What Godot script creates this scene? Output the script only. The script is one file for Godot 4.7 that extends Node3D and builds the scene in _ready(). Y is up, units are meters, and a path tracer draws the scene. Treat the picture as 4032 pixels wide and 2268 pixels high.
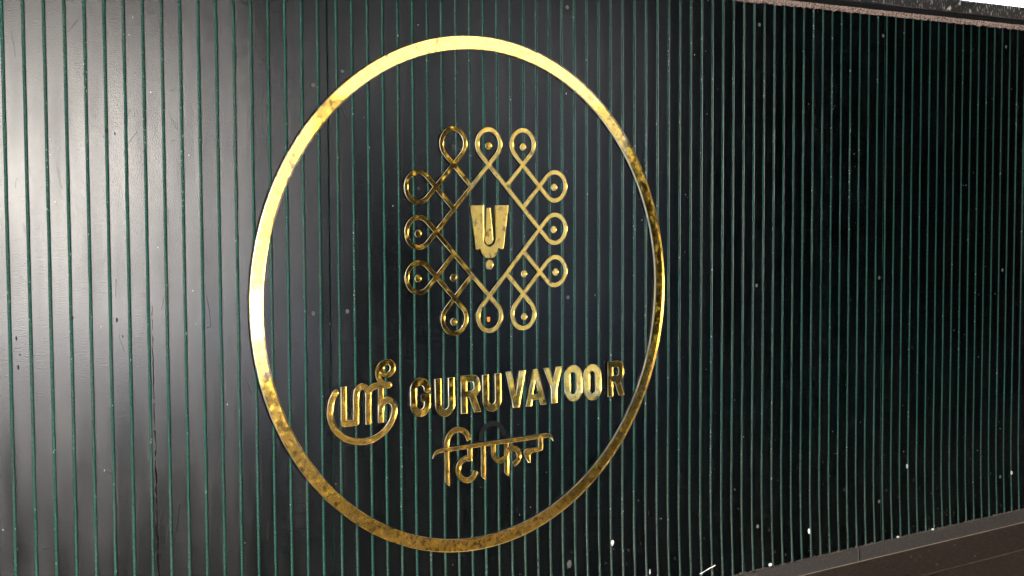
extends Node3D
# A slatted shop front of dark laminate over green board, with a gold mirror-acrylic sign, seen at an angle.
# World: the slat faces lie in the plane z = 0, x runs along the wall, y is up, the passage is on the side z > 0.

const EYE := 1.394                                # height of the lens above the floor
const PITCH := 0.0508                             # groove spacing
const GROOVE := 0.0082
const DEPTH := 0.0056
const SIGN := Vector3(1.40324, EYE - 0.32182, 0.0)   # centre of the gold ring; sign pieces are given in mm from it
const WALL_TOP := EYE + 0.622
const LEDGE := EYE - 1.3368

var rng := RandomNumberGenerator.new()
var mats := {}


func _ready() -> void:
	rng.seed = 20417
	camera_and_light()
	make_materials()
	setting()
	slatted_wall()
	top_edge()
	skirting()
	sign_pieces()
	small_things()


# ---------------------------------------------------------------- camera, sky, sun

func camera_and_light() -> void:
	var cam := Camera3D.new()
	cam.name = "camera"
	cam.position = Vector3(-1.36249, EYE, 3.64494)
	cam.rotation = Vector3(-0.06554, -0.67180, -0.00442)
	cam.fov = rad_to_deg(2.0 * atan(1134.0 / 6096.2))
	cam.near = 0.05
	cam.far = 400.0
	add_child(cam)
	cam.current = true

	var sky_mat := ProceduralSkyMaterial.new()
	sky_mat.sky_top_color = Color(0.42, 0.55, 0.76)
	sky_mat.sky_horizon_color = Color(0.80, 0.82, 0.82)
	sky_mat.sky_curve = 0.12
	sky_mat.ground_bottom_color = Color(0.25, 0.24, 0.22)
	sky_mat.ground_horizon_color = Color(0.6, 0.6, 0.58)
	sky_mat.sky_energy_multiplier = 1.0
	var sky := Sky.new()
	sky.sky_material = sky_mat
	var env := Environment.new()
	env.background_mode = Environment.BG_SKY
	env.sky = sky
	env.tonemap_mode = Environment.TONE_MAPPER_LINEAR
	env.tonemap_exposure = 38.0                     # exposed for the shade of the passage
	env.sdfgi_enabled = true
	env.ssao_enabled = true
	env.ssil_enabled = true
	var we := WorldEnvironment.new()
	we.name = "world_environment"
	we.environment = env
	add_child(we)

	var sun := DirectionalLight3D.new()
	sun.name = "sun"
	sun.light_energy = 1.6
	sun.light_color = Color(1.0, 0.965, 0.90)
	sun.light_angular_distance = 0.5
	sun.shadow_enabled = true
	add_child(sun)
	sun.look_at_from_position(Vector3.ZERO, Vector3(0.12, -0.77, 0.62))


# ---------------------------------------------------------------- textures and materials

func noise_tex(seed_: int, freq: float, size: int, ramp: Array, octaves := 4, kind := FastNoiseLite.TYPE_SIMPLEX_SMOOTH, normal := 0.0) -> NoiseTexture2D:
	var n := FastNoiseLite.new()
	n.seed = seed_
	n.noise_type = kind
	n.frequency = freq
	n.fractal_type = FastNoiseLite.FRACTAL_FBM
	n.fractal_octaves = octaves
	var t := NoiseTexture2D.new()
	t.width = size
	t.height = size
	t.seamless = true
	t.noise = n
	if normal > 0.0:
		t.as_normal_map = true
		t.bump_strength = normal
	if ramp.size():
		var g := Gradient.new()
		var offs := PackedFloat32Array()
		var cols := PackedColorArray()
		for r in ramp:
			offs.append(r[0])
			cols.append(r[1] if r[1] is Color else Color(r[1], r[1], r[1]))
		g.offsets = offs
		g.colors = cols
		t.color_ramp = g
	return t


func lin(r: float, g: float, b: float) -> Color:
	return Color(r, g, b).linear_to_srgb()


func plain(color: Color, rough: float, spec := 0.5) -> StandardMaterial3D:
	var m := StandardMaterial3D.new()
	m.albedo_color = color
	m.roughness = rough
	m.metallic_specular = spec
	return m


# roughness of the laminate over the whole wall: soft smears, downward streaks, wiped patches and scratches
func laminate_roughness() -> ImageTexture:
	var w := 1024
	var h := 1024
	var a := FastNoiseLite.new()
	a.seed = 5
	a.frequency = 0.004
	a.fractal_octaves = 4
	var b := FastNoiseLite.new()
	b.seed = 9
	b.frequency = 0.012
	b.fractal_octaves = 3
	var im := Image.create(w, h, false, Image.FORMAT_L8)
	for y in h:
		for x in w:
			var mx := mini(x, w - x) * 2.0
			var my := mini(y, h - y) * 2.0
			var v := 0.17 + 0.04 * a.get_noise_2d(mx, my * 0.6) + 0.05 * b.get_noise_2d(mx * 1.6, my * 0.16)
			im.set_pixel(x, y, Color(v, v, v))
	var r := RandomNumberGenerator.new()
	r.seed = 77
	for i in 900:                                 # fine scratches, mostly upright
		var p := Vector2(r.randf() * w, r.randf() * h)
		var d := Vector2(r.randfn(0.0, 0.35), 1.0).normalized()
		var long := r.randf_range(4.0, 34.0)
		var tone := r.randf_range(0.12, 0.27)
		for s in int(long * 1.5):
			p += d * 0.66
			d = (d + Vector2(r.randfn(0.0, 0.03), 0.0)).normalized()
			im.set_pixel(posmod(int(p.x), w), posmod(int(p.y), h), Color(tone, tone, tone))
	im.generate_mipmaps()
	return ImageTexture.create_from_image(im)


func make_materials() -> void:
	# dark laminate of the slats
	var rough := laminate_roughness()
	var peel := noise_tex(31, 0.34, 2048, [], 2, FastNoiseLite.TYPE_SIMPLEX_SMOOTH)
	for i in 4:
		var m := plain(lin(0.0005 + 0.0002 * i, 0.0011 + 0.0002 * i, 0.0013 + 0.0002 * i), 1.0, 0.405)
		m.anisotropy_enabled = true                # drawn upright, as the boards were wiped and sanded
		m.anisotropy = -0.75
		m.roughness_texture = rough
		m.roughness_texture_channel = BaseMaterial3D.TEXTURE_CHANNEL_RED
		m.heightmap_enabled = true
		m.heightmap_texture = peel
		m.heightmap_scale = 0.026
		m.uv1_scale = Vector3(1.0 / 2.4, 1.0 / 2.4, 1.0)
		m.uv1_offset = Vector3(0.13, 0.0, 0.0)
		mats["laminate_%d" % i] = m
	# green moisture board in the routed grooves: rough, speckled; tone per vertex (clean, dusty)
	var board := plain(Color.WHITE, 0.8, 0.4)
	board.vertex_color_use_as_albedo = true
	board.albedo_texture = noise_tex(12, 0.16, 512, [[0.0, 0.42], [0.4, 0.66], [0.6, 0.85], [0.72, 1.0], [1.0, 1.0]], 3)
	board.uv1_triplanar = true
	board.uv1_world_triplanar = true
	board.uv1_scale = Vector3(2.2, 2.2, 2.2)
	mats.board = board
	mats.gap = plain(lin(0.004, 0.004, 0.004), 0.9, 0.2)
	# gold mirror film behind clear acrylic
	var stain_reflection := noise_tex(3, 0.025, 1024, [[0.0, Color(0.52, 0.38, 0.18)], [0.20, Color(0.64, 0.49, 0.24)], [0.28, Color(0.95, 0.80, 0.40)], [0.66, Color(0.98, 0.83, 0.41)], [0.80, Color(0.86, 0.70, 0.36)], [1.0, Color(0.70, 0.55, 0.30)]], 6)  # stains, with dark reflections painted into the darkest patches
	var ring_stain_reflection := noise_tex(23, 0.045, 1024, [[0.0, Color(0.62, 0.48, 0.24)], [0.28, Color(0.74, 0.59, 0.29)], [0.40, Color(0.93, 0.79, 0.39)], [0.50, Color(0.98, 0.84, 0.41)], [0.68, Color(0.97, 0.82, 0.41)], [0.80, Color(0.86, 0.70, 0.36)], [1.0, Color(0.72, 0.57, 0.30)]], 6)  # ring tarnish plus dark reflections painted into its colour
	var film_rough := noise_tex(4, 0.03, 1024, [[0.0, 0.05], [0.46, 0.07], [0.60, 0.10], [0.74, 0.17], [1.0, 0.26]], 5)
	var wave := noise_tex(8, 0.006, 1024, [], 3, FastNoiseLite.TYPE_SIMPLEX_SMOOTH, 2.0)
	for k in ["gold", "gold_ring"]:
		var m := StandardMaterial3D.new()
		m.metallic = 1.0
		m.albedo_texture = stain_reflection if k == "gold" else ring_stain_reflection
		m.roughness = 1.0
		m.roughness_texture = film_rough
		m.roughness_texture_channel = BaseMaterial3D.TEXTURE_CHANNEL_RED
		m.normal_enabled = true
		m.normal_texture = wave
		m.normal_scale = 0.35
		m.uv1_triplanar = true
		m.uv1_world_triplanar = true
		m.uv1_scale = Vector3(0.9, 0.9, 0.9)
		mats[k] = m
	var clear := StandardMaterial3D.new()
	clear.albedo_color = Color(1.0, 0.97, 0.86, 0.0)
	clear.roughness = 0.0
	clear.refraction_enabled = true
	clear.refraction_scale = 0.049
	mats.acrylic = clear
	mats.cut_edge = clear.duplicate()              # saw-cut rims: matt
	mats.cut_edge.roughness = 0.32
	# the rest
	mats.floor_tile = plain(Color.WHITE, 0.55, 0.4)
	mats.floor_tile.albedo_texture = noise_tex(51, 0.02, 1024, [[0.0, lin(0.0224, 0.0142, 0.0101)], [0.40, lin(0.0411, 0.0264, 0.0189)], [0.6, lin(0.0560, 0.0379, 0.0270)], [1.0, lin(0.1345, 0.0948, 0.0724)]], 7)
	mats.floor_tile.uv1_triplanar = true
	mats.floor_tile.uv1_world_triplanar = true
	mats.floor_tile.uv1_scale = Vector3(1.3, 1.3, 3.0)
	mats.skirt = plain(Color.WHITE, 0.6, 0.4)
	mats.skirt.albedo_texture = noise_tex(52, 0.03, 1024, [[0.0, lin(0.0059, 0.0049, 0.0044)], [0.45, lin(0.0110, 0.0092, 0.0083)], [0.62, lin(0.0150, 0.0119, 0.0103)], [1.0, lin(0.0325, 0.0238, 0.0195)]], 6)
	mats.skirt.uv1_triplanar = true
	mats.skirt.uv1_world_triplanar = true
	mats.skirt.uv1_scale = Vector3(2.0, 2.0, 2.0)
	mats.grout = plain(lin(0.1654, 0.1273, 0.1050), 0.95, 0.2)
	mats.mortar = plain(Color.WHITE, 0.95, 0.2)
	mats.mortar.albedo_texture = noise_tex(61, 0.05, 512, [[0.0, lin(0.0174, 0.0121, 0.0096)], [0.36, lin(0.0349, 0.0229, 0.0180)], [0.46, lin(0.1919, 0.1354, 0.1144)], [1.0, lin(0.2675, 0.2047, 0.1746)]], 4)
	mats.mortar.uv1_triplanar = true
	mats.mortar.uv1_world_triplanar = true
	mats.mortar.uv1_scale = Vector3(4, 4, 4)
	mats.granite = plain(Color.WHITE, 0.35, 0.5)
	mats.granite.albedo_texture = noise_tex(62, 0.05, 1024, [[0.0, lin(0.003, 0.003, 0.003)], [0.56, lin(0.005, 0.005, 0.005)], [0.62, lin(0.02, 0.018, 0.015)], [0.66, lin(0.24, 0.22, 0.19)], [1.0, lin(0.42, 0.40, 0.36)]], 3)
	mats.granite.uv1_triplanar = true
	mats.granite.uv1_world_triplanar = true
	mats.granite.uv1_scale = Vector3(1.5, 0.7, 1.5)
	mats.white = plain(lin(0.55, 0.54, 0.50), 0.8, 0.3)
	mats.fleck = plain(lin(0.48, 0.485, 0.45), 0.8, 0.3)
	mats.screed = plain(lin(0.012, 0.010, 0.0085), 0.8, 0.3)
	mats.scuff = plain(lin(0.017, 0.017, 0.015), 0.9, 0.2)
	mats.steel = plain(lin(0.0479, 0.0479, 0.0465), 0.55, 0.4)
	mats.residue = plain(lin(0.0178, 0.0185, 0.0178), 0.85, 0.3)
	mats.ghost = plain(lin(0.0032, 0.0036, 0.0036), 0.8, 0.25)
	mats.orange = plain(lin(0.62, 0.15, 0.015), 0.7, 0.3)
	mats.crack = plain(lin(0.006, 0.005, 0.005), 0.9, 0.1)
	mats.debris = plain(lin(0.075, 0.062, 0.052), 0.95, 0.2)
	# passage and street
	mats.passage = plain(lin(0.0068, 0.0062, 0.0055), 0.9, 0.2)
	mats.pier = plain(lin(0.0376, 0.0342, 0.0287), 0.9, 0.2)
	mats.soffit = plain(lin(0.1711, 0.1676, 0.1574), 0.9, 0.2)
	mats.pale_wall = plain(lin(0.80, 0.77, 0.72), 0.9, 0.2)
	mats.tan_wall = plain(lin(0.4091, 0.3619, 0.2833), 0.9, 0.2)
	mats.grey_wall = plain(lin(0.078, 0.078, 0.080), 0.9, 0.2)
	mats.street = plain(lin(0.20, 0.215, 0.25), 0.9, 0.2)


# ---------------------------------------------------------------- mesh helpers

class Shape:
	var st := SurfaceTool.new()
	func _init() -> void:
		st.begin(Mesh.PRIMITIVE_TRIANGLES)

	func vert(p: Vector3, n: Vector3, uv: Vector2, c: Color) -> void:
		st.set_normal(n)
		st.set_uv(uv)
		st.set_color(c)
		st.add_vertex(p)

	# a triangle whose front looks along n
	func tri(a: Vector3, b: Vector3, c: Vector3, na: Vector3, nb: Vector3, nc: Vector3, col := Color.WHITE) -> void:
		var face := (b - a).cross(c - a)
		if face.length_squared() < 1e-20:
			return
		if face.dot(na + nb + nc) > 0.0:
			var t := b
			b = c
			c = t
			var tn := nb
			nb = nc
			nc = tn
		vert(a, na, Vector2(a.x, -a.y), col)
		vert(b, nb, Vector2(b.x, -b.y), col)
		vert(c, nc, Vector2(c.x, -c.y), col)

	func quad(a: Vector3, b: Vector3, c: Vector3, d: Vector3, n: Vector3, col := Color.WHITE) -> void:
		tri(a, b, c, n, n, n, col)
		tri(a, c, d, n, n, n, col)

	func quad_cols(p: Array, n: Vector3, c: Array) -> void:
		for t in [[0, 1, 2], [0, 2, 3]]:
			var o: Array = t
			if (p[t[1]] - p[t[0]]).cross(p[t[2]] - p[t[0]]).dot(n) > 0.0:
				o = [t[0], t[2], t[1]]
			for i in o:
				vert(p[i], n, Vector2(p[i].x, -p[i].y), c[i])

	# a box with chamfered edges along every side that shows
	func box(lo: Vector3, hi: Vector3, ch := 0.0) -> void:
		var c := (lo + hi) * 0.5
		var h := (hi - lo) * 0.5
		for ax in 3:
			var u := (ax + 1) % 3
			var v := (ax + 2) % 3
			for s in [-1.0, 1.0]:
				var n := Vector3.ZERO
				n[ax] = s
				var q := []
				for e in [[-1.0, -1.0], [1.0, -1.0], [1.0, 1.0], [-1.0, 1.0]]:
					var p := c
					p[ax] += s * h[ax]
					p[u] += e[0] * (h[u] - ch)
					p[v] += e[1] * (h[v] - ch)
					q.append(p)
				quad(q[0], q[1], q[2], q[3], n)
				if ch > 0.0:
					for t in [-1.0, 1.0]:          # edge strips between face ax and face u
						var m := Vector3.ZERO
						m[ax] = s
						m[u] = t
						m = m.normalized()
						var w := []
						for e in [-1.0, 1.0]:
							var p1 := c
							p1[ax] += s * h[ax]
							p1[u] += t * (h[u] - ch)
							p1[v] += e * (h[v] - ch)
							var p2 := c
							p2[ax] += s * (h[ax] - ch)
							p2[u] += t * h[u]
							p2[v] += e * (h[v] - ch)
							w.append([p1, p2])
						quad(w[0][0], w[0][1], w[1][1], w[1][0], m)
		if ch > 0.0:
			for sx in [-1.0, 1.0]:
				for sy in [-1.0, 1.0]:
					for sz in [-1.0, 1.0]:
						var s := Vector3(sx, sy, sz)
						var n := s.normalized()
						var a := c + s * Vector3(h.x, h.y - ch, h.z - ch)
						var b := c + s * Vector3(h.x - ch, h.y, h.z - ch)
						var d := c + s * Vector3(h.x - ch, h.y - ch, h.z)
						tri(a, b, d, n, n, n)

	# a small irregular lump
	func lump(at: Vector3, size: Vector3, r: RandomNumberGenerator, rows := 4, cols := 7) -> void:
		var g := []
		for i in rows + 1:
			var line := []
			var th := PI * i / rows
			for j in cols:
				var ph := TAU * j / cols
				var k := r.randf_range(0.8, 1.0) if i == 0 or i == rows else r.randf_range(0.5, 1.2)
				line.append(Vector3(sin(th) * cos(ph), cos(th), sin(th) * sin(ph)) * k)
			g.append(line)
		for i in rows:
			for j in cols:
				var a: Vector3 = g[i][j]
				var b: Vector3 = g[i][(j + 1) % cols]
				var c: Vector3 = g[i + 1][(j + 1) % cols]
				var d: Vector3 = g[i + 1][j]
				tri(at + a * size, at + b * size, at + c * size, (a / size).normalized(), (b / size).normalized(), (c / size).normalized())
				tri(at + a * size, at + c * size, at + d * size, (a / size).normalized(), (c / size).normalized(), (d / size).normalized())

	func done(mesh: ArrayMesh = null) -> ArrayMesh:
		return st.commit(mesh) if mesh else st.commit()


func put(called: String, mesh: Mesh, mat: Material, parent: Node3D, mat2: Material = null) -> MeshInstance3D:
	var o := MeshInstance3D.new()
	o.name = numbered(called, parent)
	o.mesh = mesh
	mesh.surface_set_material(0, mat)
	if mat2:
		mesh.surface_set_material(1, mat2)
	parent.add_child(o, true)
	return o


func numbered(called: String, parent: Node) -> String:
	if not parent.has_node(called):
		return called
	var i := 1
	while parent.has_node("%s_%03d" % [called, i]):
		i += 1
	return "%s_%03d" % [called, i]


func thing(called: String, label: String, category: String, at := Vector3.ZERO, group := "") -> Node3D:
	var o := Node3D.new()
	o.name = numbered(called, self)
	add_child(o, true)
	o.position = at
	return tag(o, label, category, group)


func tag(o: Node3D, label: String, category: String, group := "") -> Node3D:
	o.set_meta("label", label)
	o.set_meta("category", category)
	if group:
		o.set_meta("group", group)
	return o


func struct(o: Node3D) -> Node3D:
	o.set_meta("kind", "structure")
	return o


func slab(lo: Vector3, hi: Vector3, ch := 0.0) -> ArrayMesh:
	var s := Shape.new()
	s.box(lo, hi, ch)
	return s.done()


# ---------------------------------------------------------------- the passage and the street in front of the wall

func setting() -> void:
	# floor of the passage: tiles with grout joints, a third of a metre deep and just over a metre long
	var fl := struct(put("floor", slab(Vector3(-9, -0.30, -2.0), Vector3(10, -0.008, 6.25)), mats.grout, self))
	var joint := 0.0045
	for r in 5:
		for c in 8:
			var x0 := 3.165 + (c - 6) * 1.06 + (0.53 if r % 2 == 1 else 0.0)
			var z0 := 0.022 if r == 0 else 0.29 + (r - 1) * 0.30
			var z1 := 0.29 + r * 0.30
			var dy := rng.randf_range(-0.0008, 0.0008)
			put("floor_tile", slab(Vector3(x0 + joint, -0.006, z0 + joint), Vector3(x0 + 1.06 - joint, dy, z1 - joint), 0.0015), mats.floor_tile, fl)
	put("floor_screed", slab(Vector3(-9, -0.007, 1.494), Vector3(10, 0.0, 6.25)), mats.screed, fl)
	struct(put("ceiling", slab(Vector3(-9, 3.0, -3.2), Vector3(10, 3.3, 6.25)), mats.soffit, self))  # carried back over the slatted wall to block the sun
	struct(put("street", slab(Vector3(-60, -0.55, 6.25), Vector3(60, -0.15, 60)), mats.street, self))

	# unseen wall across the passage; doorway, plus openings added for reflections and fill light
	var opp := thing("passage_wall", "dark wall across the passage, mirrored in the gold ring", "wall", Vector3(0, 0, 6.0))
	var pieces := [  # leftmost opening added for fill light and glowing acrylic edges
		[-9.0, -6.5, 0.0, 3.0], [-2.6, 0.4, 0.0, 3.0], [0.4, 4.45, 2.22, 3.0], [-6.5, -2.6, 2.6, 3.0], [4.45, 5.95, 2.62, 3.0],
		[5.95, 7.75, 2.75, 3.0], [7.75, 10.0, 0.0, 3.0]]
	for q in pieces:
		put("wall_section", slab(Vector3(q[0], q[2], 0.0), Vector3(q[1], q[3], 0.22)), mats.passage, opp)
	# added pier, open above, its slope shaped for the mirrored bright edge
	var pier := CSGPolygon3D.new()
	pier.polygon = PackedVector2Array([Vector2(4.45, 0), Vector2(5.95, 0), Vector2(5.95, EYE + 0.68), Vector2(4.45, EYE + 0.06)])
	pier.depth = 0.22
	pier.position.z = 0.22
	pier.material = mats.pier
	pier.name = "added_sloping_pier"
	opp.add_child(pier)
	var ends := thing("end_wall", "dark wall closing the far end of the passage", "wall", Vector3(9.8, 0, 0))
	put("wall_section", slab(Vector3(0, 0, -0.3), Vector3(0.2, 3.0, 6.0)), mats.passage, ends)
	var near_end := thing("near_wall", "dark wall closing the near end of the passage", "wall", Vector3(-9.0, 0, 0))
	put("wall_section", slab(Vector3(0, 0, -0.3), Vector3(0.2, 3.0, 6.0)), mats.passage, near_end)
	var shop := thing("added_shop_storey", "unseen upper storey of the shop, added over the passage to keep the sun out", "building")
	put("upper_wall", slab(Vector3(-9, 3.3, -3.2), Vector3(10, 5.0, 6.25)), mats.passage, shop)  # added mass, its height set to shade the passage and tan wall

	var house := thing("added_pale_building", "unseen pale sunlit building, added across the street to mirror bright in the sign", "building", Vector3(0, -0.15, 15))
	put("wall", slab(Vector3(-14, 0, 0), Vector3(7.9, 9, 0.4)), mats.pale_wall, house)  # added; its extent shaped for the bright sheen on the slats
	var house2 := thing("added_grey_building", "unseen duller grey building, added next to the pale one for a dimmer reflection", "building", Vector3(0, -0.15, 17))
	put("wall", slab(Vector3(8.1, 0, 0), Vector3(28, 9, 0.4)), mats.grey_wall, house2)  # added for the dimmer band mirrored in ring and slats
	struct(put("added_yard", slab(Vector3(5.9, -0.20, 6.26), Vector3(11.5, -0.12, 8.19)), mats.tan_wall, self))  # added slab, gives the lower letters a tan reflection
	var fence := thing("added_tan_wall", "unseen tan wall added in the shade beyond the passage window for its reflection", "wall", Vector3(6.0, -0.15, 8.2))
	put("wall", slab(Vector3(-0.2, 0, 0), Vector3(5.0, 2.36, 0.2)), mats.tan_wall, fence)  # added for the tan tone it mirrors in the emblem


# ---------------------------------------------------------------- the slatted wall

func groove_x(k: int) -> float:
	# measured drift of the real groove spacing, mm
	var nominal := k * PITCH if k < 18 else 0.92311 + (k - 18) * PITCH
	var xs := [0.0, 0.4, 0.83, 0.95, 1.3, 1.6, 1.9, 2.2, 2.5, 2.8, 3.1, 3.4, 3.7, 3.95, 4.2, 4.6]
	var ds := [-3.2, 0.4, 2.4, 2.0, 2.4, -0.3, -2.6, -2.2, -4.4, -5.0, -3.8, 0.0, 7.4, 12.6, 17.6, 25.0]
	var d: float = ds[0]
	for i in xs.size() - 1:
		if nominal >= xs[i]:
			d = lerpf(ds[i], ds[i + 1], minf(1.0, (nominal - xs[i]) / (xs[i + 1] - xs[i])))
	return nominal + d * 0.001


# the sheets have warped outward a little at their feet
func warp(y: float) -> float:
	var t := clampf((EYE - 0.98 - y) / 0.36, 0.0, 1.0)
	return 0.011 * t * t


func slatted_wall() -> void:
	var wall := thing("slatted_wall", "dark laminate wall of narrow upright slats with green grooves", "wall")
	wall.set_meta("kind", "thing")
	var y0 := LEDGE
	var y1 := WALL_TOP
	put("backing_wall", slab(Vector3(-4.0, 0.0, -0.25), Vector3(8.0, WALL_TOP, -0.02)), mats.gap, wall)
	# panels: grooves from..to, and the joint at each side
	var seam1 := 0.8960
	var seam2 := 3.2965
	var runs := [[-40, 17, -9.9, seam1], [18, 64, seam1, seam2], [65, 92, seam2, 9.9]]
	var fleck := Shape.new()
	var steps := 36
	var dust := FastNoiseLite.new()
	dust.seed = 14
	dust.frequency = 2.2
	for run in runs:
		var gaps := []                            # slat spans
		var first: int = run[0]
		var last: int = run[1]
		for k in range(first, last):
			gaps.append([groove_x(k) + GROOVE * 0.5, groove_x(k + 1) - GROOVE * 0.5])
		if run[2] > -9.0:
			gaps.append([run[2] + (0.0022 if run[2] < 2.0 else 0.0008), groove_x(first) - GROOVE * 0.5])
		if run[3] < 9.0:
			gaps.append([groove_x(last) + GROOVE * 0.5, run[3] - (0.0022 if run[3] < 2.0 else 0.0008)])
		# core board: groove floors
		var core := Shape.new()
		for k in range(first, last + 1):
			var gx := groove_x(k)
			var grey := rng.randf_range(0.0, 0.35) if gx > 1.2 else rng.randf_range(0.0, 0.15)
			var cols := []
			for s in steps + 1:
				var y := lerpf(y0, y1, float(s) / steps)
				var d := grey + 0.45 * dust.get_noise_2d(k * 3.7, y) + smoothstep(EYE - 0.75, EYE - 1.25, y) * clampf((gx - 0.9) / 1.2, 0.0, 1.0) * 0.9
				cols.append(Color(0.024, 0.128, 0.092).lerp(Color(0.130, 0.145, 0.128), clampf(d, 0.0, 1.0)))
			for s in steps:
				var ya := lerpf(y0, y1, float(s) / steps)
				var yb := lerpf(y0, y1, float(s + 1) / steps)
				var za := warp(ya) - DEPTH
				var zb := warp(yb) - DEPTH
				var hw := GROOVE * 0.5 + 0.004
				core.quad_cols([Vector3(gx - hw, ya, za), Vector3(gx + hw, ya, za), Vector3(gx + hw, yb, zb), Vector3(gx - hw, yb, zb)], Vector3(0, 0, 1), [cols[s], cols[s], cols[s + 1], cols[s + 1]])
			# white paint flecks caught in the groove and on the slat beside it
			var n := int(absf(rng.randfn(0.0, 8.0))) if rng.randf() < 0.75 else rng.randi_range(14, 34)
			var fy := rng.randf_range(y0, y1)
			for i in n:
				var yy := rng.randf_range(y0, y1) if rng.randf() < 0.5 else clampf(fy + rng.randfn(0.0, 0.10), y0 + 0.01, y1 - 0.01)
				var sz := rng.randf_range(0.0007, 0.0020) * (1.35 if rng.randf() < 0.08 else 1.0)
				var onface := rng.randf() < 0.09
				var xx := gx + (rng.randf_range(0.008, 0.036) if onface else rng.randf_range(-0.0044, 0.0044))
				fleck.lump(Vector3(xx, yy, warp(yy) + (0.0 if onface else -rng.randf_range(0.0008, DEPTH))), Vector3(sz * 0.8, sz * rng.randf_range(0.8, 1.9), sz * 0.5), rng, 3, 5)
		var panel := put("panel", core.done(), mats.board, wall)
		for g in gaps:
			var m := slat_mesh(g[0], g[1], y0, y1, steps)
			put("slat", m, mats["laminate_%d" % rng.randi_range(0, 3)], panel, mats.board)
	for i in 70:                                 # stray flecks on the faces, thicker near the floor
		var yy := lerpf(y0, y1, pow(rng.randf(), 1.8))
		var xx := rng.randf_range(0.0, 4.3)
		var sz := rng.randf_range(0.0006, 0.0017)
		fleck.lump(Vector3(xx, yy, warp(yy)), Vector3(sz * 0.8, sz * rng.randf_range(0.8, 2.4), sz * 0.4), rng, 3, 5)
	var fo := put("paint_fleck", fleck.done(), mats.fleck, wall)
	fo.set_meta("kind", "stuff")
	var scuff := Shape.new()
	for i in 110:                                 # dull scuffs and dried drips, thickest low on the far panels
		var low := rng.randf() < 0.8
		var xx := rng.randf_range(1.6, 4.4) if low else rng.randf_range(0.9, 4.3)
		var yy := y0 + 0.02 + absf(rng.randfn(0.0, 0.16)) if low else rng.randf_range(y0, y1)
		var dir := Vector2.from_angle(rng.randfn(PI * 0.5, 0.5))
		var long := rng.randf_range(0.004, 0.014)
		var wide := rng.randf_range(0.0012, 0.0042)
		var at := Vector2(xx, yy)
		for q in 3:
			var nxt := at + dir.rotated(rng.randfn(0.0, 0.3)) * long / 3.0
			var sd: Vector2 = dir.orthogonal() * wide * [0.5, 1.0, 0.6][q]
			var z := warp(at.y) + 0.0004
			if nxt.y < y1:
				scuff.quad(Vector3(at.x - sd.x, at.y - sd.y, z), Vector3(at.x + sd.x, at.y + sd.y, z), Vector3(nxt.x + sd.x, nxt.y + sd.y, z), Vector3(nxt.x - sd.x, nxt.y - sd.y, z), Vector3(0, 0, 1))
			at = nxt
	for i in 34:                                  # hairline scratches on the near panel
		var at := Vector2(rng.randf_range(0.0, 1.0), rng.randf_range(EYE - 0.9, WALL_TOP - 0.12))
		var dir := Vector2.from_angle(PI * 0.5 + rng.randfn(0.0, 0.25)) if rng.randf() < 0.75 else Vector2.from_angle(rng.randfn(0.0, 0.3))
		var bend := rng.randfn(0.0, 0.06)
		var n := rng.randi_range(4, 11) if absf(dir.y) > 0.7 else rng.randi_range(2, 3)
		var wide := rng.randf_range(0.00025, 0.0007)
		for q in n:
			dir = dir.rotated(bend * 0.4 + rng.randfn(0.0, 0.05))
			var nxt := at + dir * 0.0075
			var sd := dir.orthogonal() * wide
			scuff.quad(Vector3(at.x - sd.x, at.y - sd.y, 0.0003), Vector3(at.x + sd.x, at.y + sd.y, 0.0003), Vector3(nxt.x + sd.x, nxt.y + sd.y, 0.0003), Vector3(nxt.x - sd.x, nxt.y - sd.y, 0.0003), Vector3(0, 0, 1))
			at = nxt
	for q in [[0.255, 0.142, 0.011], [0.275, 0.135, 0.007], [0.245, 0.128, 0.004], [0.36, 0.052, 0.004], [0.27, -0.33, 0.010], [0.285, -0.372, 0.006], [0.012, -0.36, 0.009], [0.02, -0.40, 0.006], [0.015, -0.43, 0.010], [0.155, -0.318, 0.008], [0.150, 0.086, 0.003], [0.205, 0.09, 0.003]]:
		var at := Vector2(q[0], EYE + q[1])
		for k in 6:                                # knocks and dents
			var a := TAU * k / 6.0
			var b := TAU * (k + 1) / 6.0
			scuff.tri(Vector3(at.x, at.y, 0.0003), Vector3(at.x + cos(a) * q[2] * 0.26, at.y + sin(a) * q[2] * 0.65, 0.0003), Vector3(at.x + cos(b) * q[2] * 0.26, at.y + sin(b) * q[2] * 0.65, 0.0003), Vector3(0, 0, 1), Vector3(0, 0, 1), Vector3(0, 0, 1))
	put("scuff", scuff.done(), mats.scuff, wall).set_meta("kind", "stuff")
	# screws through the sheets
	var sy := [EYE + 0.547, EYE - 0.345, EYE - 1.186]
	for p in [[1.757, 0], [1.757, 1], [2.620, 0], [2.613, 1], [2.622, 2], [3.286, 0], [3.279, 1], [3.288, 2], [4.060, 0], [4.060, 1], [4.063, 2], [0.840, 1], [0.950, 1], [0.943, 3], [0.848, 4]]:
		var y: float = [sy[0], sy[1], sy[2], EYE + 0.318, EYE + 0.276][p[1]]
		screw(wall, Vector3(p[0], y, warp(y)))
	# a ragged dark split beside one groove of the near panel
	var cr := Shape.new()
	var py := EYE - 0.30
	var px := 0.3665
	var pw := 0.0006
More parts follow.
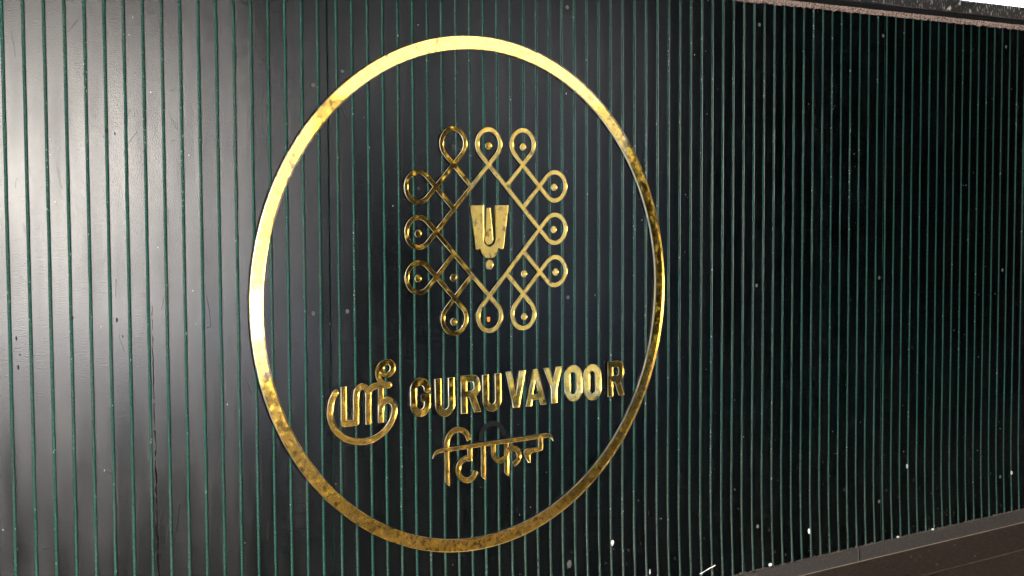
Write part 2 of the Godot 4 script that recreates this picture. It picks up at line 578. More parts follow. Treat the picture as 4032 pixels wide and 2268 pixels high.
	while py > LEDGE:
		var ny := py - rng.randf_range(0.006, 0.014)
		var t := clampf((EYE - 0.30 - ny) / 0.7, 0.0, 1.0)
		var nx := 0.3655 + 0.004 * t * t + rng.randfn(0.0, 0.0007 + 0.0008 * t)
		var nw := rng.randf_range(0.0004, 0.0012 + 0.0022 * t)
		if rng.randf() < 0.86 or t > 0.6:
			cr.quad(Vector3(px - pw, py, 0.0004), Vector3(px + pw, py, 0.0004), Vector3(nx + nw, ny, 0.0004), Vector3(nx - nw, ny, 0.0004), Vector3(0, 0, 1))
		py = ny
		px = nx
		pw = nw
	put("crack", cr.done(), mats.crack, wall)


func slat_mesh(xa: float, xb: float, y0: float, y1: float, steps: int) -> ArrayMesh:
	var face := Shape.new()
	var side := Shape.new()
	var ch := 0.0007
	var rows := []
	var tilt := rng.randfn(0.0, 0.0035)            # each slat lies a hair out of true
	for s in steps + 1:
		var y := lerpf(y0, y1, float(s) / steps)
		var z := warp(y)
		var ja := rng.randfn(0.0, 0.00022)
		var jb := rng.randfn(0.0, 0.00022)
		var a := xa + ja
		var b := xb + jb
		var end := 0.0035 if s == 0 else 0.0       # worn corners at the foot
		rows.append([Vector3(a, y, z - DEPTH), Vector3(a + end * 0.3, y, z - ch), Vector3(a + ch + end, y, z), Vector3(b - ch - end, y, z), Vector3(b - end * 0.3, y, z - ch), Vector3(b, y, z - DEPTH)])
	var nf := Vector3(tilt, 0, 1).normalized()
	var norms := [Vector3(-1, 0, 0), Vector3(-0.7, 0, 0.7), nf, Vector3(0.7, 0, 0.7), Vector3(1, 0, 0)]
	for s in steps:
		for i in 5:
			var t: Shape = side if i == 0 or i == 4 else face
			var col := Color(0.022, 0.115, 0.082) if i == 0 or i == 4 else Color.WHITE
			t.quad(rows[s][i], rows[s][i + 1], rows[s + 1][i + 1], rows[s + 1][i], norms[i], col)
	return side.done(face.done())


func screw(parent: Node3D, at: Vector3) -> void:
	var s := Shape.new()
	var n := 14
	var r := rng.randf_range(0.0062, 0.0074)
	var z := 0.0012
	for i in n:
		var a := TAU * i / n
		var b := TAU * (i + 1) / n
		var ca := Vector3(cos(a), sin(a), 0)
		var cb := Vector3(cos(b), sin(b), 0)
		# countersunk head: raised rim, dished middle
		var up := Vector3(0, 0, 1)
		s.quad(at + ca * r, at + cb * r, at + cb * r * 0.8 + up * z, at + ca * r * 0.8 + up * z, (ca + cb + up).normalized())
		s.quad(at + ca * r * 0.8 + up * z, at + cb * r * 0.8 + up * z, at + cb * r * 0.35 + up * 0.0003, at + ca * r * 0.35 + up * 0.0003, (up * 2.0 - ca * 0.3).normalized())
		s.tri(at + ca * r * 0.35 + up * 0.0003, at + cb * r * 0.35 + up * 0.0003, at + up * 0.0003, up, up, up)
	put("screw", s.done(), mats.steel, parent)


# ---------------------------------------------------------------- mortar and granite along the top

func rough_bar(x0: float, x1: float, ylo: float, yhi: float, zlo: float, zhi: float, step: float, amp: float) -> ArrayMesh:
	var s := Shape.new()
	var n := int((x1 - x0) / step)
	var prof := []
	for i in n + 1:
		var x := x0 + step * i
		var a := rng.randfn(0.0, amp)
		var b := rng.randfn(0.0, amp)
		var c := rng.randfn(0.0, amp)
		prof.append([Vector3(x, yhi, zlo), Vector3(x, yhi + b * 0.3, zhi - absf(c)), Vector3(x, lerpf(ylo, yhi, 0.5) + b, zhi + c), Vector3(x, ylo + a, zhi - 0.002 + b * 0.5), Vector3(x, ylo + absf(a) * 0.3, zlo)])
	for i in n:
		for j in 4:
			var d: Vector3 = prof[i][j + 1] - prof[i][j]
			var nn := (prof[i + 1][j] - prof[i][j] as Vector3).cross(d)
			nn = -nn.normalized()
			var want: Vector3 = [Vector3(0, 1, 1), Vector3(0, 0.4, 1), Vector3(0, -0.4, 1), Vector3(0, -1, 0.2)][j]
			if nn.dot(want) < 0.0:
				nn = -nn
			s.quad(prof[i][j], prof[i][j + 1], prof[i + 1][j + 1], prof[i + 1][j], nn)
	return s.done()


func top_edge() -> void:
	var bed := thing("mortar_strip", "broken pinkish mortar strip between the slats and the granite edge", "mortar strip", Vector3(0, WALL_TOP, 0))
	put("mortar", rough_bar(-1.0, 7.0, -0.002, 0.0165, -0.2, 0.008, 0.010, 0.0016), mats.mortar, bed)
	var slab_t := thing("granite_slab", "speckled black granite slab edge above the mortar strip", "stone slab", Vector3(0, EYE + 0.6385, 0))
	var y := 0.0
	put("shadow_joint", slab(Vector3(-1.0, 0.001, -0.2), Vector3(7.0, 0.0215, 0.001)), mats.gap, slab_t)
	put("edge", slab(Vector3(-1.0, 0.0225, -0.6), Vector3(7.0, 0.0715, 0.012), 0.002), mats.granite, slab_t)


func skirting() -> void:
	var sk := thing("skirting", "low dark stone skirting along the foot of the slatted wall", "skirting")
	put("bedding", slab(Vector3(-4, 0.0, -0.02), Vector3(8.0, LEDGE - 0.004, 0.0165)), mats.grout, sk)
	for c in 10:
		var x0 := 3.152 + (c - 6) * 1.06
		put("skirting_tile", slab(Vector3(x0 + 0.004, 0.004, 0.004), Vector3(x0 + 1.056, LEDGE + rng.randf_range(-0.001, 0.001), 0.0225 + rng.randf_range(0, 0.001)), 0.0018), mats.skirt, sk)
	var d := Shape.new()                          # grit and dust lying in the corner of the ledge
	for i in 900:
		var x := rng.randf_range(1.9, 4.6)
		var sz := absf(rng.randfn(0.0, 0.0016)) + 0.0006
		d.lump(Vector3(x, LEDGE + sz * 0.3, rng.randf_range(0.0115, 0.0205)), Vector3(sz * 1.5, sz, sz), rng, 3, 5)
	var o := put("grit", d.done(), mats.debris, sk)
	o.set_meta("kind", "stuff")
	var f := Shape.new()                          # grit swept over the tiles
	for i in 260:
		var sz := absf(rng.randfn(0.0, 0.0012)) + 0.0006
		f.lump(Vector3(rng.randf_range(2.6, 4.8), sz * 0.4, 0.024 + absf(rng.randfn(0.0, 0.22))), Vector3(sz * 1.3, sz * 0.7, sz * 1.3), rng, 3, 5)
	var fo := put("floor_grit", f.done(), mats.debris, get_node("floor"))
	fo.set_meta("kind", "stuff")


# ---------------------------------------------------------------- the gold sign

# outline builder: strokes and filled shapes, in mm, joined into outer contours and holes
class Outline:
	var outers: Array[PackedVector2Array] = []
	var holes: Array[PackedVector2Array] = []

	func ccw(p: PackedVector2Array) -> PackedVector2Array:
		if Geometry2D.is_polygon_clockwise(p):
			p.reverse()
		return p

	func add(p: PackedVector2Array) -> void:
		var cur := ccw(p)
		var kept: Array[PackedVector2Array] = []
		var fresh: Array[PackedVector2Array] = []
		var old: Array[PackedVector2Array] = []
		for h in holes:
			for q in Geometry2D.clip_polygons(h, cur):
				old.append(ccw(q))
		for o in outers:
			var merged := Geometry2D.merge_polygons(o, cur)
			var solid: Array[PackedVector2Array] = []
			var hollow: Array[PackedVector2Array] = []
			for m in merged:
				if Geometry2D.is_polygon_clockwise(m):
					hollow.append(ccw(m))
				else:
					solid.append(m)
			if solid.size() == 1:
				cur = solid[0]
				fresh.append_array(hollow)
			else:
				kept.append(o)
		kept.append(cur)
		outers = kept
		holes = old + fresh

	func stroke(pts: Array, width: float, round_ends := false) -> void:
		for p in Geometry2D.offset_polyline(PackedVector2Array(pts), width * 0.5, Geometry2D.JOIN_ROUND, Geometry2D.END_ROUND if round_ends else Geometry2D.END_BUTT):
			if not Geometry2D.is_polygon_clockwise(p):
				add(p)

	func hole(p: PackedVector2Array) -> void:
		holes.append(ccw(p))

	func contours() -> Array:
		var out := []
		for set_ in [outers, holes]:
			for p in set_:
				var q := PackedVector2Array()
				for v in p:
					if q.is_empty() or q[q.size() - 1].distance_to(v) > 0.12:
						q.append(v)
				if q.size() > 3 and q[0].distance_to(q[q.size() - 1]) < 0.12:
					q.remove_at(q.size() - 1)
				if q.size() > 2:
					out.append(q)
		return out


# a polygon with its corners rounded: [[x, y, radius], ...]
func rounded(pts: Array, open := false) -> PackedVector2Array:
	var out := PackedVector2Array()
	var n := pts.size()
	for i in n:
		var p := Vector2(pts[i][0], pts[i][1])
		var r: float = pts[i][2] if pts[i].size() > 2 else 0.0
		if r <= 0.0 or open and (i == 0 or i == n - 1):
			out.append(p)
			continue
		var a := Vector2(pts[(i + n - 1) % n][0], pts[(i + n - 1) % n][1])
		var b := Vector2(pts[(i + 1) % n][0], pts[(i + 1) % n][1])
		var u := (a - p).normalized()
		var v := (b - p).normalized()
		var half := acos(clampf(u.dot(v), -1.0, 1.0)) * 0.5
		var t := r / tan(half)
		var c := p + (u + v).normalized() * (r / sin(half))
		var s := p + u * t - c
		var e := p + v * t - c
		var sweep := s.angle_to(e)
		for k in 9:
			out.append(c + s.rotated(sweep * k / 8.0))
	return out


# a smooth curve through points
func curve(pts: Array, per := 6) -> Array:
	var out := []
	var n := pts.size()
	for i in n - 1:
		var p0: Vector2 = pts[maxi(i - 1, 0)]
		var p1: Vector2 = pts[i]
		var p2: Vector2 = pts[i + 1]
		var p3: Vector2 = pts[mini(i + 2, n - 1)]
		for k in per:
			out.append(p1.cubic_interpolate(p2, p0, p3, float(k) / per))
	out.append(pts[n - 1])
	return out


func disc(c: Vector2, r: float, ry := 0.0, n := 36) -> PackedVector2Array:
	var out := PackedVector2Array()
	for i in n:
		out.append(c + Vector2(cos(TAU * i / n) * r, sin(TAU * i / n) * (ry if ry > 0.0 else r)))
	return out


# flat area between contours (even-odd), cut into trapezoids, at height z, looking along n
func fill(s: Shape, cs: Array, z: float, n: Vector3) -> void:
	var xs := []
	for c in cs:
		for p in c:
			xs.append(p.x)
	xs.sort()
	var cuts := [xs[0]]
	for x in xs:
		if x - cuts[cuts.size() - 1] > 0.02:
			cuts.append(x)
	var edges := []
	for c in cs:
		for i in c.size():
			var a: Vector2 = c[i]
			var b: Vector2 = c[(i + 1) % c.size()]
			if absf(a.x - b.x) > 1e-6:
				edges.append([a, b] if a.x < b.x else [b, a])
	edges.sort_custom(func(e, f): return e[0].x < f[0].x)
	var live := []
	var next := 0
	for i in cuts.size() - 1:
		var xa: float = cuts[i]
		var xb: float = cuts[i + 1]
		var xm := (xa + xb) * 0.5
		while next < edges.size() and edges[next][0].x <= xm:
			live.append(edges[next])
			next += 1
		live = live.filter(func(e): return e[1].x > xm)
		var hits := []
		for e in live:
			var k: float = (e[1].y - e[0].y) / (e[1].x - e[0].x)
			hits.append([e[0].y + k * (xm - e[0].x), e[0].y + k * (xa - e[0].x), e[0].y + k * (xb - e[0].x)])
		hits.sort_custom(func(e, f): return e[0] < f[0])
		for j in range(0, hits.size() - 1, 2):
			var lo: Array = hits[j]
			var hi: Array = hits[j + 1]
			s.quad(Vector3(xa, lo[1], z), Vector3(xb, lo[2], z), Vector3(xb, hi[2], z), Vector3(xa, hi[1], z), n)


func walls(s: Shape, cs: Array, z0: float, z1: float) -> void:
	for ci in cs.size():
		var c: PackedVector2Array = cs[ci]
		var n := c.size()
		var norms := []
		# which side is outside: test a point just off the first edge
		for i in n:
			var e := c[(i + 1) % n] - c[i]
			norms.append(Vector2(e.y, -e.x).normalized())
		var inside := 0
		var mid: Vector2 = (c[0] + c[1]) * 0.5 + norms[0] * 0.01
		for q in cs:
			if Geometry2D.is_point_in_polygon(mid, q):
				inside += 1
		var flip := -1.0 if inside % 2 == 1 else 1.0
		for i in n:
			var a: Vector2 = c[i]
			var b: Vector2 = c[(i + 1) % n]
			var m: Vector2 = norms[i] * flip
			var pm: Vector2 = norms[(i + n - 1) % n] * flip
			var nm: Vector2 = norms[(i + 1) % n] * flip
			var na := (m + pm).normalized() if m.dot(pm) > 0.8 else m
			var nb := (m + nm).normalized() if m.dot(nm) > 0.8 else m
			var va := Vector3(na.x, na.y, 0)
			var vb := Vector3(nb.x, nb.y, 0)
			s.tri(Vector3(a.x, a.y, z0), Vector3(b.x, b.y, z0), Vector3(b.x, b.y, z1), va, vb, vb)
			s.tri(Vector3(a.x, a.y, z0), Vector3(b.x, b.y, z1), Vector3(a.x, a.y, z1), va, vb, va)


# one piece of the sign: gold mirror film under clear acrylic, cs in mm from the centre of the ring
func gold_piece(called: String, label: String, category: String, group: String, cs: Array, thick := 5.0, lean := Vector2.ZERO, lift := 0.6, film := "gold") -> Node3D:
	var lo := Vector2(1e9, 1e9)
	var hi := Vector2(-1e9, -1e9)
	for c in cs:
		for p in c:
			lo = lo.min(p)
			hi = hi.max(p)
	var mid := (lo + hi) * 0.5
	var local := []
	for c in cs:
		var q := PackedVector2Array()
		for p in c:
			q.append(p - mid)
		local.append(q)
	var o := thing(called, label, category, SIGN + Vector3(mid.x, mid.y, lift) * 0.001, group)
	o.rotation_degrees = Vector3(lean.y, lean.x, 0)
	var back := Shape.new()
	fill(back, local, 0.5, Vector3(0, 0, 1))
	walls(back, local, 0.0, 0.5)
	var g := put("mirror_film", scaled(back.done()), mats[film], o)
	var body := Shape.new()
	fill(body, local, thick, Vector3(0, 0, 1))
	fill(body, local, 0.7, Vector3(0, 0, -1))
	var rim := Shape.new()
	walls(rim, local, 0.7, thick)
	put("acrylic_face", scaled(rim.done(body.done())), mats.acrylic, o, mats.cut_edge)
	return o


# mm to metres
func scaled(m: ArrayMesh) -> ArrayMesh:
	var out := ArrayMesh.new()
	for n in m.get_surface_count():
		var a := m.surface_get_arrays(n)
		var v: PackedVector3Array = a[Mesh.ARRAY_VERTEX]
		for i in v.size():
			v[i] *= 0.001
		a[Mesh.ARRAY_VERTEX] = v
		out.add_surface_from_arrays(Mesh.PRIMITIVE_TRIANGLES, a)
	return out


func v2(l: Array) -> Array:
	var out := []
	for i in range(0, l.size(), 2):
		out.append(Vector2(l[i], l[i + 1]))
	return out


func sign_pieces() -> void:
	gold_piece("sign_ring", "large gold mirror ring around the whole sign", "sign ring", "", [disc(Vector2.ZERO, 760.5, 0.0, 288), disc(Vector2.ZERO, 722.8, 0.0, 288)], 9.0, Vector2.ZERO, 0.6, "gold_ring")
	kolam()
	letters()
	indian_words()


func kolam() -> void:
	var o := Outline.new()
	var c := Vector2(43.84, 191.29)
	var w := 13.0
	# the diamond
	for q in [[0, 195, 195, 0], [195, 0, 0, -195], [0, -195, -195, 0], [-195, 0, 0, 195]]:
		o.stroke([c + Vector2(q[0], q[1]), c + Vector2(q[2], q[3])], w)
	# corner squares
	for sx in [-1, 1]:
		for sy in [-1, 1]:
			var s := Vector2(sx, sy)
			o.stroke([c + s * Vector2(65, 130), c + s * Vector2(130, 195)], w)
			o.stroke([c + s * Vector2(130, 195), c + s * Vector2(195, 130)], w)
			o.stroke([c + s * Vector2(195, 130), c + s * Vector2(130, 65)], w)
	# loops: two half strokes each
	var r := 43.0
	for l in [[0, 195, 90], [-130, 195, 90], [130, 195, 90], [0, -195, -90], [-130, -195, -90], [130, -195, -90], [-195, 130, 180], [-195, 0, 180], [-195, -130, 180], [195, 130, 0], [195, 0, 0], [195, -130, 0]]:
		var at := c + Vector2(l[0], l[1])
		var dir := Vector2.RIGHT.rotated(deg_to_rad(l[2]))
		var mid := at + dir * r * sqrt(2.0)
		for s in [-1.0, 1.0]:
			var pts := [at - dir * 2.0 - dir.rotated(PI * 0.5) * s * 2.0, at]
			for k in 20:
				pts.append(mid + dir.rotated(s * deg_to_rad(lerpf(135.0, -2.0, k / 19.0))) * r)
			o.stroke(pts, w)
	# small webs where the lines cross
	for q in [[0, 195], [0, -195], [195, 0], [-195, 0], [130, 195], [-130, 195], [130, -195], [-130, -195], [195, 130], [195, -130], [-195, 130], [-195, -130]]:
		var m := c + Vector2(q[0], q[1])
		var web := PackedVector2Array()
		for k in 8:
			web.append(m + Vector2.from_angle(TAU * k / 8.0) * (10.6 if k % 2 == 0 else 9.0))
		o.add(web)
	gold_piece("kolam_emblem", "gold looped lattice emblem with a diamond in its middle", "emblem", "", o.contours(), 4.2, Vector2(0.25, 0.0), 2.0)
	# the forked mark inside the diamond
	var f := Outline.new()
	f.add(rounded([[-25.7, 266.6], [23.9, 266.4], [23.3, 164.0, 10], [27.0, 152.5, 12], [45.8, 139.5, 16], [63.5, 152.5, 12], [68.5, 166.0, 10], [68.6, 266.0], [119.1, 265.4], [97.2, 135.0, 3], [89.3, 134.6], [81.0, 139.5, 3], [78.4, 137.0], [73.3, 122.5, 20], [60.0, 110.2, 20], [29.0, 110.2, 20], [15.4, 123.5, 20], [11.4, 137.0], [9.0, 139.3, 3], [1.8, 135.2], [-6.6, 136.0, 3]]))
	gold_piece("forked_mark", "gold U-shaped mark with two flat-topped prongs inside the diamond", "emblem mark", "", f.contours(), 3.2, Vector2(0.7, -0.5), 1.8)
	var t := Outline.new()
	var drop := PackedVector2Array([Vector2(36.9, 258.3), Vector2(49.4, 258.3)])
	for k in 17:
		drop.append(Vector2(43.3, 165.0) + Vector2.from_angle(deg_to_rad(5.0 - 190.0 * k / 16.0)) * 15.3)
	t.add(drop)
	gold_piece("drop_mark", "slim gold teardrop standing between the two prongs", "emblem mark", "", t.contours(), 3.2, Vector2(0.7, -0.4), 1.2)
	gold_piece("gold_dot", "gold dot right below the U-shaped mark, larger than the other dots", "dot", "gold dots of the emblem", [disc(Vector2(44.2, 89.8), 14.4)], 5.0, Vector2(1.0, 0.3), 1.0)
	var dots := [
		[0, 250.5, "gold dot inside the top middle loop of the emblem"], [130, 249, "gold dot inside the top loop nearest the far side of the emblem"],
		[252.4, 127.2, "gold dot inside the upper far-side loop, beside the slatted wall's darker part"], [250.5, -2.4, "gold dot inside the middle far-side loop of the emblem"],
		[257.8, -133.3, "gold dot inside the lowest of the three far-side loops"], [133.3, -134, "gold dot inside the lower far-side corner square of the emblem"],
		[132.9, -264, "gold dot inside the bottom loop next to the lower far-side square"], [-132.5, -264, "dark gold dot inside the bottom loop nearest the brighter slats"],
		[-133, -135, "dark gold dot inside the lower corner square nearest the brighter slats"], [-258.8, -132, "dark gold dot inside the lowest near-side loop of the emblem"],
		[-257, -3.2, "dark gold dot inside the middle near-side loop of the emblem"]]
	for d in dots:
		var p := c + Vector2(d[0], d[1])
		gold_piece("gold_dot", d[2], "dot", "gold dots of the emblem", [disc(p, 10.8)], 5.0, Vector2(rng.randfn(0.0, 1.0), rng.randfn(0.0, 0.7)), 0.9)


func letters() -> void:
	var grp := "gold capital letters of the shop name"
	var o := Outline.new()
	o.stroke(Array(rounded([[-186.5, -263], [-186.5, -238.7, 24.4], [-235.4, -238.7, 24.4], [-235.4, -330.3, 24.4], [-186.5, -330.3, 24.4], [-186.5, -281]], true)), 21.2)
	o.add(PackedVector2Array([Vector2(-208.5, -278), Vector2(-176, -278), Vector2(-176, -297.5), Vector2(-208.5, -297.5)]))
	letter("G", "gold capital letter G, first of the shop name", o, grp, Vector2(0.3, -0.8))
	o = Outline.new()
	o.stroke(Array(rounded([[-147.2, -236.2], [-147.2, -338.4, 23.9], [-99.8, -338.4, 23.9], [-99.8, -236.6]], true)), 21.4)
	letter("U", "gold capital letter U between the G and the first R", o, grp, Vector2(-0.2, -0.9))
	r_letter(Vector2.ZERO, "gold capital letter R between the two Us", grp, Vector2(0.1, -0.8))
	o = Outline.new()
	o.stroke(Array(rounded([[26.7, -238.6], [26.7, -339.6, 23.7], [73.6, -339.6, 23.7], [73.6, -238]], true)), 21.4)
	letter("U", "gold capital letter U just before the V", o, grp, Vector2(-0.6, -0.8))
	o = Outline.new()
	o.add(PackedVector2Array(v2([104, -236.2, 125.4, -236.2, 141.8, -310, 157.6, -237, 180, -237, 153.2, -346.6, 130.8, -346.6])))
	letter("V", "gold capital letter V of the shop name", o, grp, Vector2(0.6, -0.9))
	o = Outline.new()
	o.add(PackedVector2Array(v2([210.6, -236.6, 227, -236.6, 260, -347.6, 238.2, -347.6, 233.6, -329.5, 205, -329.5, 201.2, -347.6, 180, -347.6])))
	o.hole(PackedVector2Array(v2([218.6, -270.5, 206.2, -313.4, 231.6, -313.4])))
	letter("A", "gold capital letter A between the V and the Y", o, grp, Vector2(0.3, -1.3))
	o = Outline.new()
	o.add(PackedVector2Array(v2([253, -236.4, 276, -236.4, 289.6, -281, 303.4, -235.6, 326.2, -235.6, 303.2, -302, 303.2, -347, 281.8, -347, 281.4, -302])))
	letter("Y", "flat tan-gold capital letter Y of the shop name", o, grp, Vector2(0.0, -1.6))
	for q in [[335, 406.4, -235, -348.2, "flat tan-gold letter O directly after the Y"], [415, 486.4, -238.4, -352, "flat tan-gold letter O directly before the last R"]]:
		o = Outline.new()
		o.add(rounded([[q[0], q[2], 35.2], [q[1], q[2], 35.2], [q[1], q[3], 35.2], [q[0], q[3], 35.2]]))
		o.hole(rounded([[q[0] + 23, q[2] - 21.5, 11.8], [q[1] - 23.4, q[2] - 21.5, 11.8], [q[1] - 23.4, q[3] + 21.5, 11.8], [q[0] + 23, q[3] + 21.5, 11.8]]))
		letter("O", q[4], o, grp, Vector2(0.0, -1.8))
	r_letter(Vector2(579, -0.6), "gold capital letter R ending the shop name, nearest the ring", grp, Vector2(2.0, -0.3))


func r_letter(at: Vector2, label: String, grp: String, lean: Vector2) -> void:
	var o := Outline.new()
	var body := rounded([[-64.8, -234.6], [4.2, -234.6, 24], [4.2, -299.8, 24], [-43.6, -299.8], [-43.6, -346.6], [-64.8, -346.6]])
	var leg := PackedVector2Array(v2([-36.5, -296, -14.5, -290, 7.4, -346.4, -16.2, -346.4]))
	var hole := rounded([[-43.2, -253.8], [-17.4, -253.8, 9], [-17.4, -281.4, 9], [-43.2, -281.4]])
	for p in [body, leg, hole]:
		for i in p.size():
			p[i] += at
	o.add(body)
	o.add(leg)
	o.hole(hole)
	letter("R", label, o, grp, lean)


func letter(_which: String, label: String, o: Outline, grp: String, lean: Vector2) -> void:
	gold_piece("letter", label, "letter", grp, o.contours(), 6.0, lean, 1.0 + lean.length() * 0.9)


func indian_words() -> void:
	# the curled word before the capitals
	var o := Outline.new()
	var w := 17.2
	o.stroke(curve(v2([-498.0, -246.7, -511.0, -268.7, -516.5, -294.5, -515.5, -318.0, -503.2, -346.5, -479.0, -370.1, -451.0, -384.6, -420.8, -391.7, -389.2, -391.7, -357.1, -382.8, -328.4, -364.3, -308.9, -339.0, -301.1, -310.3, -307.6, -291.0, -323.7, -281.8, -338.6, -287.0, -346.8, -302.5, -348.2, -322.0, -348.0, -344.8])), w)
	o.add(disc(Vector2(-497.6, -246.2), w * 0.5))
	o.stroke(v2([-347.4, -238.4, -347.8, -300, -348.0, -344.8]), w)
	o.stroke(v2([-471.6, -232.4, -472.0, -336.0, -431.6, -336.0, -431.0, -300]), w)
	o.stroke(curve(v2([-431.2, -302, -430.9, -262.1, -425.8, -244.0, -410.9, -236.4, -396.4, -243.6, -390.4, -262.7, -390.6, -290, -390.6, -344.8])), w)
	o.stroke(curve(v2([-391.6, -268, -386.7, -249.5, -372.4, -240.2, -354.4, -237.9, -338, -238.4, -321.9, -239.6])), w)
	o.add(disc(Vector2(-320.0, -239.6), w * 0.5))
	o.add(disc(Vector2(-325.1, -191.2), 26.9, 26.0))
	o.hole(disc(Vector2(-326.2, -191.4), 10.8, 11.2, 24))
	o.stroke(curve(v2([-326, -173.4, -341.3, -176.4, -353.4, -187.4, -357.4, -201.7, -354.6, -216.5, -346.4, -229.5, -334.0, -238.6])), 15.5)
	gold_piece("curled_word", "gold curled Tamil letterform before the capital letters, swept underneath by an arc", "lettering", "", o.contours(), 6.0, Vector2(0.15, 0.4), 2.4)
	# the word hung from a bar, below the capitals
	o = Outline.new()
	w = 15.4
	o.add(PackedVector2Array(v2([-170.0, -468.2, -165.6, -456.5, -159.5, -449.0, -151.0, -444.3, -141, -442.7, -128.6, -442.1, 252.2, -438.3, 262, -437.9, 271.5, -439.6, 279, -444.2, 284, -452.5, 287.5, -464.9, 281.8, -456.6, 275, -452.0, 266.5, -450.6, 252, -451.0, -122.2, -453.2, -138, -453.4, -150.0, -454.6, -161.0, -459.4])))
	o.stroke(curve(v2([-36.4, -427.5, -43.3, -411.0, -57.4, -398.0, -76.1, -392.5, -95.7, -396.2, -110.4, -408.7, -117.8, -425.6, -118.9, -443.1, -118.9, -460])), w)
	o.add(PackedVector2Array(v2([-126.7, -440, -111.2, -440, -110.6, -555.6, -126.3, -543.6])))
	o.stroke(v2([-34.2, -446.0, -34.2, -490.4]), w)
	o.stroke(curve(v2([-36.0, -481.6, -51.5, -481.4, -66.0, -488.2, -75.4, -500.6, -77.6, -515.1, -72.9, -529.9, -62.0, -541.0, -47.2, -546.8, -31.6, -545.0, -20.4, -536.3, -13.2, -523.6])), w)
	o.add(PackedVector2Array(v2([8.0, -446, 23.2, -446, 22.8, -553.4, 7.9, -542.1])))
	o.stroke(curve(v2([54.2, -446, 54.0, -464, 54.4, -479.0, 58.9, -490.2, 67.4, -498.4, 77.4, -501.8, 88.8, -501.2, 100.9, -495.0])), w)
	o.add(PackedVector2Array(v2([96.2, -444, 111.4, -444, 111.2, -553.2, 96.0, -541.0])))
	o.stroke(curve(v2([103.9, -490.5, 111.8, -475.0, 125.4, -469.3, 139.6, -472.6, 149.3, -482.8, 152.2, -496.2, 146.6, -508.9, 131.4, -519.9])), w)
	o.add(rounded([[229.6, -444], [245.1, -444], [245.3, -487.0], [230.6, -490.2], [201.5, -490.8, 8], [195.4, -500.0, 6], [195.5, -521.2], [189.4, -520.8], [178.6, -505.6], [171.0, -491.4, 8], [170.4, -479.4, 9], [185.8, -477.5], [229.6, -477.5]]))
	gold_piece("hanging_word", "gold Hindi word hung from a curved headline bar under the capitals", "lettering", "", o.contours(), 6.0, Vector2(-0.1, -0.5), 2.6)


# ---------------------------------------------------------------- traces left by lost pieces, chips on the ledge

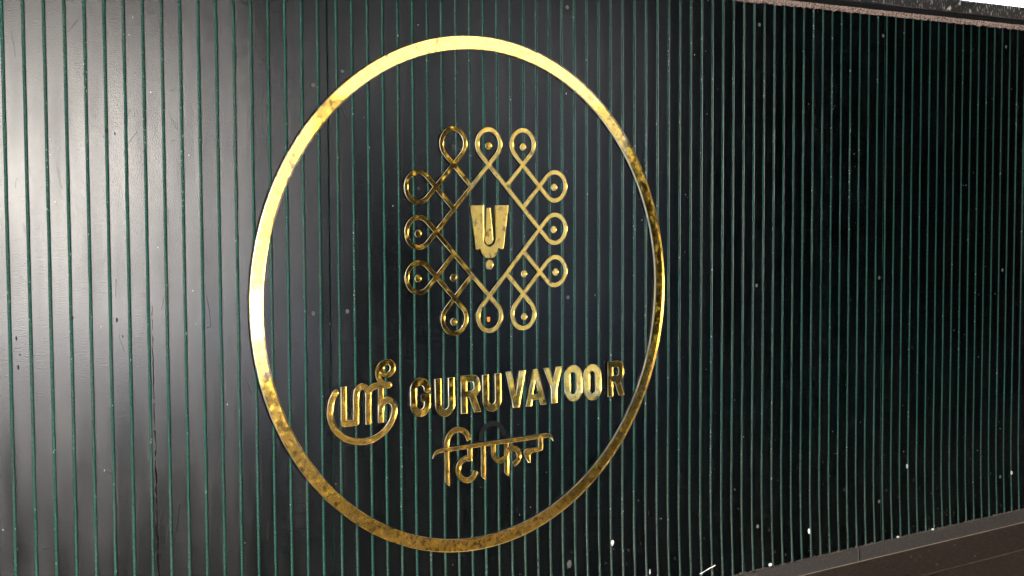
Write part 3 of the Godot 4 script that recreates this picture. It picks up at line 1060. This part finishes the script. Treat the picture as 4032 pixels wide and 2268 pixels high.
func small_things() -> void:
	var c := Vector2(43.84, 191.29)
	# the outline of a lost sign above the bar
	var o := Outline.new()
	o.stroke(curve(v2([12.0, -436.0, 12.1, -416.2, 25.7, -397.8, 46.0, -387.6, 68.6, -389.6, 86.8, -400.4, 95.8, -412.2, 101.5, -426.5])), 14.5)
	flat_mark("glue_trace", "faint curved glue trace of a lost stroke above the Hindi word", "glue trace", o.contours(), mats.ghost)
	for q in [[-130, 249, "grey glue blot in the top near-side loop where a dot is missing"], [-252, 126, "grey glue blot in the upper near-side loop where a dot is missing"]]:
		var blob := PackedVector2Array()
		for k in 12:
			blob.append(c + Vector2(q[0], q[1]) + Vector2.from_angle(TAU * k / 12.0) * rng.randf_range(4.0, 9.5))
		flat_mark("glue_blot", q[2], "glue blot", [blob], mats.residue, "grey glue blots of missing dots")
	flat_mark("orange_patch", "tiny orange square patch in the bottom middle loop where a dot is missing", "patch", [rounded([[36.5, -66.0, 2], [48.5, -66.4, 2], [47.6, -81.0, 5], [38.0, -81.0, 5]])], mats.orange)
	# white chips
	var grp := "white chips caught on the wall and its ledge"
	var chips := [
		[2.674, -1.3268, 0.014, 0.010, 0.006, "largest white chip, lying on the skirting ledge at the grooves' feet"],
		[3.386, -1.3330, 0.014, 0.008, 0.005, "white chip on the skirting ledge past the skirting joint"],
		[3.600, -1.3340, 0.014, 0.008, 0.004, "small white chip on the ledge towards the far end"],
		[3.457, -1.073, 0.0, 0.004, 0.009, "upright white chip stuck to a slat well above the ledge"],
		[4.143, -1.179, 0.0, 0.004, 0.008, "white chip stuck at the far dark end of the wall"],
		[2.890, -1.241, 0.0, 0.006, 0.011, "pale ragged chip on a slat above the skirting joint"],
		[2.102, -1.263, 0.0, 0.0035, 0.010, "narrow upright white chip in a groove near the bottom"],
		[1.941, -1.144, 0.0, 0.008, 0.010, "white flake beside a groove below the ring's lower edge"],
		[1.757, -1.184, 0.0, 0.012, 0.014, "round grey-white blot on a slat below the ring"]]
	for q in chips:
		var s := Shape.new()
		s.lump(Vector3.ZERO, Vector3(q[3], q[4], 0.004), rng, 5, 9)
		var y: float = EYE + q[1]
		var m := put("chip", s.done(), mats.white if q[3] < 0.0115 or q[2] > 0 else mats.steel, self)
		m.position = Vector3(q[0], y, warp(y) + q[2] * 0.5)
		tag(m, q[5], "chip", grp)
	# a thin torn strip of tape stuck across two grooves
	var st := Shape.new()
	var pa := Vector3(2.330, EYE - 1.306, 0.0)
	for i in 9:
		var pb := pa + Vector3(0.0085, 0.0021 + rng.randfn(0.0, 0.0006), 0)
		var h := rng.randf_range(0.0010, 0.0030)
		var za := warp(pa.y) + 0.0012
		st.quad(Vector3(pa.x, pa.y - h, za), Vector3(pb.x, pb.y - h, za), Vector3(pb.x, pb.y + h * 0.4, za), Vector3(pa.x, pa.y + h * 0.4, za), Vector3(0, 0, 1))
		pa = pb
	tag(put("tape_scrap", st.done(), mats.white, self), "torn white scrap of tape stuck across a groove near the skirting", "tape scrap")


func flat_mark(called: String, label: String, category: String, cs: Array, mat: Material, group := "") -> void:
	var lo := Vector2(1e9, 1e9)
	var hi := Vector2(-1e9, -1e9)
	for c in cs:
		for p in c:
			lo = lo.min(p)
			hi = hi.max(p)
	var mid := (lo + hi) * 0.5
	var local := []
	for c in cs:
		var q := PackedVector2Array()
		for p in c:
			q.append(p - mid)
		local.append(q)
	var s := Shape.new()
	fill(s, local, 0.5, Vector3(0, 0, 1))
	walls(s, local, 0.0, 0.5)
	var o := put(called, scaled(s.done()), mat, self)
	o.position = SIGN + Vector3(mid.x, mid.y, 0.1) * 0.001
	tag(o, label, category, group)
